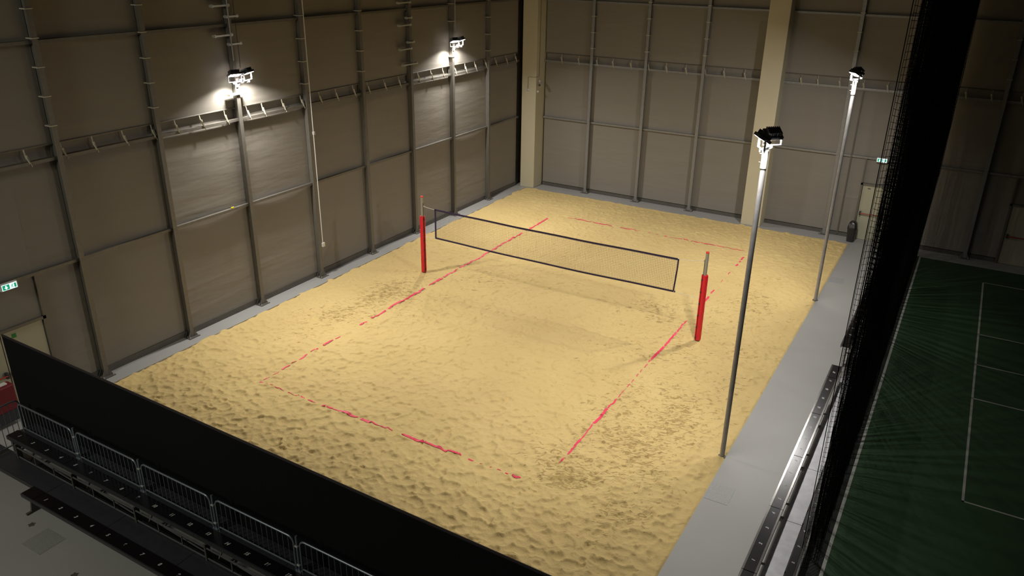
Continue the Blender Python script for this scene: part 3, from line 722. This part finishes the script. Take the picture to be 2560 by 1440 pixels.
# crowd barriers on the upper deck
def barrier(L_, H_, foot, loc, label, rz=0, nb=14, group='guard rails on the bleacher', both=True):
    t = thing('guard_rail', loc, label, 'barrier', group, rz)
    rc = .11; pts = [(0, 0, 0), (0, 0, H_-rc)]
    for k in range(1, 7):
        a = math.pi/2*k/6; pts.append((rc-rc*math.cos(a), 0, H_-rc+rc*math.sin(a)))
    for k in range(0, 7):
        a = math.pi/2*k/6; pts.append((L_-rc+rc*math.sin(a), 0, H_-rc+rc*math.cos(a)))
    pts.append((L_, 0, 0)); MB().tube(pts, .019, 10).build('frame', barrier_m, t, smooth=True)
    MB().tube([(0, 0, .06), (L_, 0, .06)], .015, 8).build('bottom_rail', barrier_m, t, smooth=True)
    for k in range(1, nb+1):
        x = L_*k/(nb+1); MB().tube([(x, 0, .06), (x, 0, H_-.006)], .0065, 6).build('baluster', barrier_m, t, smooth=True)
    for z in (H_*.72, .10):
        lp = MB().tube([(L_, 0, z), (L_+.035, 0, z+.012), (L_+.07, 0, z)], .008, 6); lp.build('coupling', barrier_m, t)
    return t
bw = 1.938; GZ0 = Z1-.03
g0 = None
blabs = ['guard rail on the bleacher deck farthest left, by the screen edge', 'second guard rail from the left on the bleacher deck', 'third guard rail from the left on the bleacher deck', 'fourth guard rail from the left on the bleacher deck', 'guard rail cut by the bottom edge of the picture, on the bleacher deck', 'last guard rail on the bleacher deck, outside the picture']
for k in range(5):
    loc = (-1.485+.07+bw*k, -4.93, GZ0)
    if g0 is None: g0 = barrier(bw-.14, .64, 0, loc, blabs[0])
    else:
        c = copy_tree(g0); c.location = loc; c['label'] = blabs[k]
plabs = ['short steel post between the first and second bleacher guard rails', 'short steel post between the second and third bleacher guard rails', 'short steel post between the third and fourth bleacher guard rails', 'short steel post after the fourth bleacher guard rail']
p0 = None
for k in range(4):
    loc = (-1.485+bw*(k+1), -4.93, GZ0)
    if p0 is None:
        p0 = thing('rail_post', loc, plabs[0], 'post', 'posts between the guard rails')
        MB().tube([(0, 0, 0), (0, 0, .70)], .021, 10).build('tube', barrier_m, p0, smooth=True)
        for z in (.50, .12): MB().boxc((0, -.006, z), (.065, .05, .03)).build('clamp', clampw, p0, bevel=.005)
        MB().boxc((0, 0, .006), (.12, .08, .012)).build('foot_plate', barrier_m, p0)
    else:
        c = copy_tree(p0); c.location = loc; c['label'] = plabs[k]
# end barrier at the left of the bleacher
barrier(.85, 1.0, 0, (-1.62, -4.82, Z2-.02), 'taller guard rail closing the left end of the bleacher', rz=-math.pi/2, nb=7, group='end guard rail')

# red and grey case by the left door
t = thing('equipment_case', (-3.22, -4.45, 0), 'red and dark grey case with a white item on top, left of the black screen', 'case')
MB().box((-.20, -.60, .08), (.02, .33, .36)).build('case_base', mat('dark_grey_case', (.03, .03, .035), .6), t, bevel=.02)
MB().box((-.22, -.62, .365), (.04, .34, .98)).build('case_body', red_box, t, bevel=.03)
t = MB().boxc((-3.30, -4.30, 1.0), (.12, .18, .04)).build('white_box', white_pl, bevel=.015); tag(t, 'small white item lying on top of the red case', 'box')

# floor fittings
t = MB().box((.78, -6.45, .0), (1.34, -5.95, .004)).build('floor_hatch', mat('hatch_a', (.25, .25, .24), .5, var=.5, vscale=60)); tag(t, 'square speckled floor hatch in front of the lower bleacher bench', 'hatch')
t = MB().box((11.02, 1.35, .0), (11.5, 1.95, .004)).build('floor_hatch', mat('hatch_b', (.31, .31, .30), .5, var=.35, vscale=50)); tag(t, 'square floor hatch on the grey strip right of the near lamp pole', 'hatch')
t = MB().box((10.95+.1, 14.6, .0), (11.5, 15.1, .004)).build('floor_hatch', mat('hatch_c', (.28, .28, .28), .5, var=.35, vscale=50)); tag(t, 'square floor hatch on the grey strip beyond the far lamp pole', 'hatch')
for q, lb in (((.43, -6.05, 0), 'small round floor drain left of the square hatch by the bleacher'), ((2.33, -6.42, 0), 'small round floor drain right of the square hatch by the bleacher')):
    d = MB().lathe([(.05, 0), (.05, .003)], q, 14)
    for k in range(5): d.boxc((q[0]+.05*math.cos(k*1.257), q[1]+.05*math.sin(k*1.257), .002), (.03, .03, .004))
    tag(d.build('floor_drain', steel_dark), lb, 'drain')

# ------------------------------------------------------------------ right bleachers (back to the sand)
def right_bleacher(y0, y1, first, label, off, n0_, n1_):
    t = thing('bleacher', (12.48, y0, 0), label, 'bleacher', 'bleachers beside the net curtain')
    Zb = .767; L_ = y1-y0; yy = 0.0; cuts = [0.0]; c_ = first
    while c_ < L_-.2: cuts.append(c_); c_ += 1.86
    cuts.append(L_)
    for a, b in zip(cuts[:-1], cuts[1:]):
        MB().box((-.088, a+.006, Zb-.035), (.088, b-.006, Zb)).build('upper_bench', bench_top, t, bevel=.003)
        MB().box((-.125, a+.006, Zb-.06), (-.089, b-.006, Zb+.002)).build('bench_edge', alu, t); MB().box((.089, a+.006, Zb-.06), (.125, b-.006, Zb+.002)).build('bench_edge', alu, t)
        MB().box((.14, a+.17, .42), (.47, b+.158, .45)).build('foot_deck', deck_plate, t)
        MB().box((.49, a+.05, .415), (.605, b+.04, .45)).build('lower_bench', bench_top, t, bevel=.003)
    for k in range(n0_, n1_):
        y = -1.275+.465*k-y0 if off is None else off+.465*k
        number(str(k-n0_+1 if off is not None else k), t, (0, y, Zb+.001), .075, -math.pi/2+math.pi)
        number(str(k-n0_+1 if off is not None else k), t, (.548, y+.2, .451), .06, -math.pi/2+math.pi)
    k = .4
    while k < L_:
        lg = MB(); lg.bar((.0, k, 0), (.0, k, Zb-.05), .04); lg.bar((.5, k, 0), (.5, k, .41), .04); lg.bar((0, k, .05), (.56, k, .05), .04); lg.bar((0, k, .4), (.5, k, .4), .03); lg.build('leg', steel_dark, t); k += 1.86
    return t
right_bleacher(-4.5, 7.05, 3.5-.10, 'near bleacher row with a silver edged numbered bench, beside the near net curtain', None, 1, 18)
right_bleacher(8.25, 15.7, 1.86, 'far bleacher row mostly hidden behind the net curtain', .30, 1, 15)
m_ = MB().lathe([(.02, 0), (.02, .01)], (12.23, 8.15, 0), 10).build('floor_anchor', black_plastic); tag(m_, 'tiny black floor anchor beside the far end of the near right bleacher', 'anchor')

# ------------------------------------------------------------------ net curtain
def curtain():
    t = thing('net_curtain', (13.3, 0, 0), 'tall black netting curtain hanging between the sand hall and the green court', 'net curtain')
    pts = []; s = 0; y = .25; x = 13.10; step = .045
    # gathered path: folds swing in x while advancing slowly in y
    n = 1250; path = []
    for k in range(n):
        q = k/(n-1); yy = .28+18.9*q**.82
        if k < 5:
            path.append((13.09+.05*k-13.3, .27+.012*k)); continue
        lo = 13.10+.07*math.exp(-(yy-.28)/1.1)
        xx = lo+(13.45-lo)*(.5+.5*math.sin(k*.42+1.2*math.sin(k*.03)-1.5))+.02*math.sin(k*.171)
        path.append((xx+random.uniform(-.03, .03)-13.3, yy+.04*math.sin(k*.31)+random.uniform(-.02, .02)))
    def sq(x, z): return max(-.185, -.2+(x+.2)*(.70+.30*min(1, z/3.2)))
    ztop = 11.85
    mb = MB()
    def zbot(k): return .04
    R0 = .0038
    for k in range(n):
        x, y = path[k]; zb = zbot(k)+.02*math.sin(k)
        zz = [zb+(ztop-zb)*j/7 for j in range(8)]
        mb.tube([(sq(x, z)+.012*math.sin(k*.7+j*1.3), y+.015*math.sin(k*1.1+j*2.1), z) for j, z in enumerate(zz)], R0, 3, cap=False)
    z = .05; lv = 0
    while z < ztop:
        cur = []
        for k in range(n):
            if zbot(k) <= z+.02:
                x, y = path[k]; cur.append((sq(x, z), y, z+.018*math.sin(k*.55+lv*.4)))
            else:
                if len(cur) > 1: mb.tube(cur, R0, 3, cap=False)
                cur = []
        if len(cur) > 1: mb.tube(cur, R0, 3, cap=False)
        z += .095; lv += 1
    mb.build('netting', curtain_cord, t)
    MB().tube([(path[0][0], path[0][1], .48), (path[0][0], path[0][1], ztop)], .007, 6).build('edge_rope', curtain_cord, t)
    MB().bar((0, .2, ztop+.05), (0, 19.3, ztop+.05), .05).build('track', steel_dark, t)
    return t
curtain()

# ------------------------------------------------------------------ green court
t = thing('badminton_court', (13.1, -12, 0), 'dark green court floor with white lines, right of the net curtain', 'court')
MB().box((.36, 0, 0), (12.4, 30.87, .006)).build('mat', green, t)
MB().box((.02, 0, 0), (.355, 30.87, .006)).build('shade_strip', mat('curtain_shade', (.008, .012, .008), .85), t)  # shade at the curtain foot, painted as a near-black strip beside the mat
ln = MB()
def gl(x0, y0, x1, y1): ln.box((min(x0, x1)-13.1, min(y0, y1)+12, .0065), (max(x0, x1)-13.1, max(y0, y1)+12, .009))
gl(13.44, -12, 13.50, 18.87); gl(13.44, 18.83, 25.4, 18.87)
ln.build('border_line', linew, t)
ln = MB()
for yv in (17.30, 12.75, 8.60, 3.96): gl(15.50, yv-.02, 21.6, yv+.02)
gl(15.50, 10.61, 21.6, 10.65); gl(15.50, 3.94, 15.55, 17.32); gl(21.55, 3.94, 21.6, 17.32)
ln.build('court_line', linew, t)

# ------------------------------------------------------------------ litter bin
t = thing('litter_bin', (11.0, 19.28, 0), 'black litter bin with a domed swing lid beside the back door', 'bin')
b = MB(); n0 = 0
def rr_(w_, d_, z, n=20, p=4):
    return [(w_/2*math.copysign(abs(math.cos(a))**(2/p), math.cos(a)), d_/2*math.copysign(abs(math.sin(a))**(2/p), math.sin(a)), z) for a in [2*math.pi*k/n for k in range(n)]]
def loft(mb, rings):
    n = len(rings[0]); base = len(mb.v)
    for r_ in rings: mb.v += r_
    for i in range(len(rings)-1):
        for k in range(n): a = base+i*n; mb.f.append((a+k, a+(k+1) % n, a+n+(k+1) % n, a+n+k))
    mb.f.append(tuple(base+k for k in reversed(range(n)))); mb.f.append(tuple(base+(len(rings)-1)*n+k for k in range(n)))
    return mb
loft(b, [rr_(.26, .30, 0), rr_(.33, .36, .50), rr_(.34, .37, .51)]).build('bin_body', black_plastic, t, smooth=True)
loft(MB(), [rr_(.36, .39, .51), rr_(.35, .38, .56), rr_(.28, .32, .72), rr_(.16, .20, .79), rr_(.05, .06, .80)]).build('lid', mat('bin_lid', (.02, .018, .019), .3), t, smooth=True)
fl = MB(); fl.v = [(-.09, -.196, .57), (.09, -.196, .57), (.075, -.162, .70), (-.075, -.162, .70), (-.09, -.19, .57), (.09, -.19, .57), (.075, -.156, .70), (-.075, -.156, .70)]
fl.f = [(0, 1, 2, 3), (4, 7, 6, 5), (0, 4, 5, 1), (3, 2, 6, 7), (0, 3, 7, 4), (1, 5, 6, 2)]; fl.build('swing_flap', mat('bin_flap', (.09, .085, .09), .25), t)
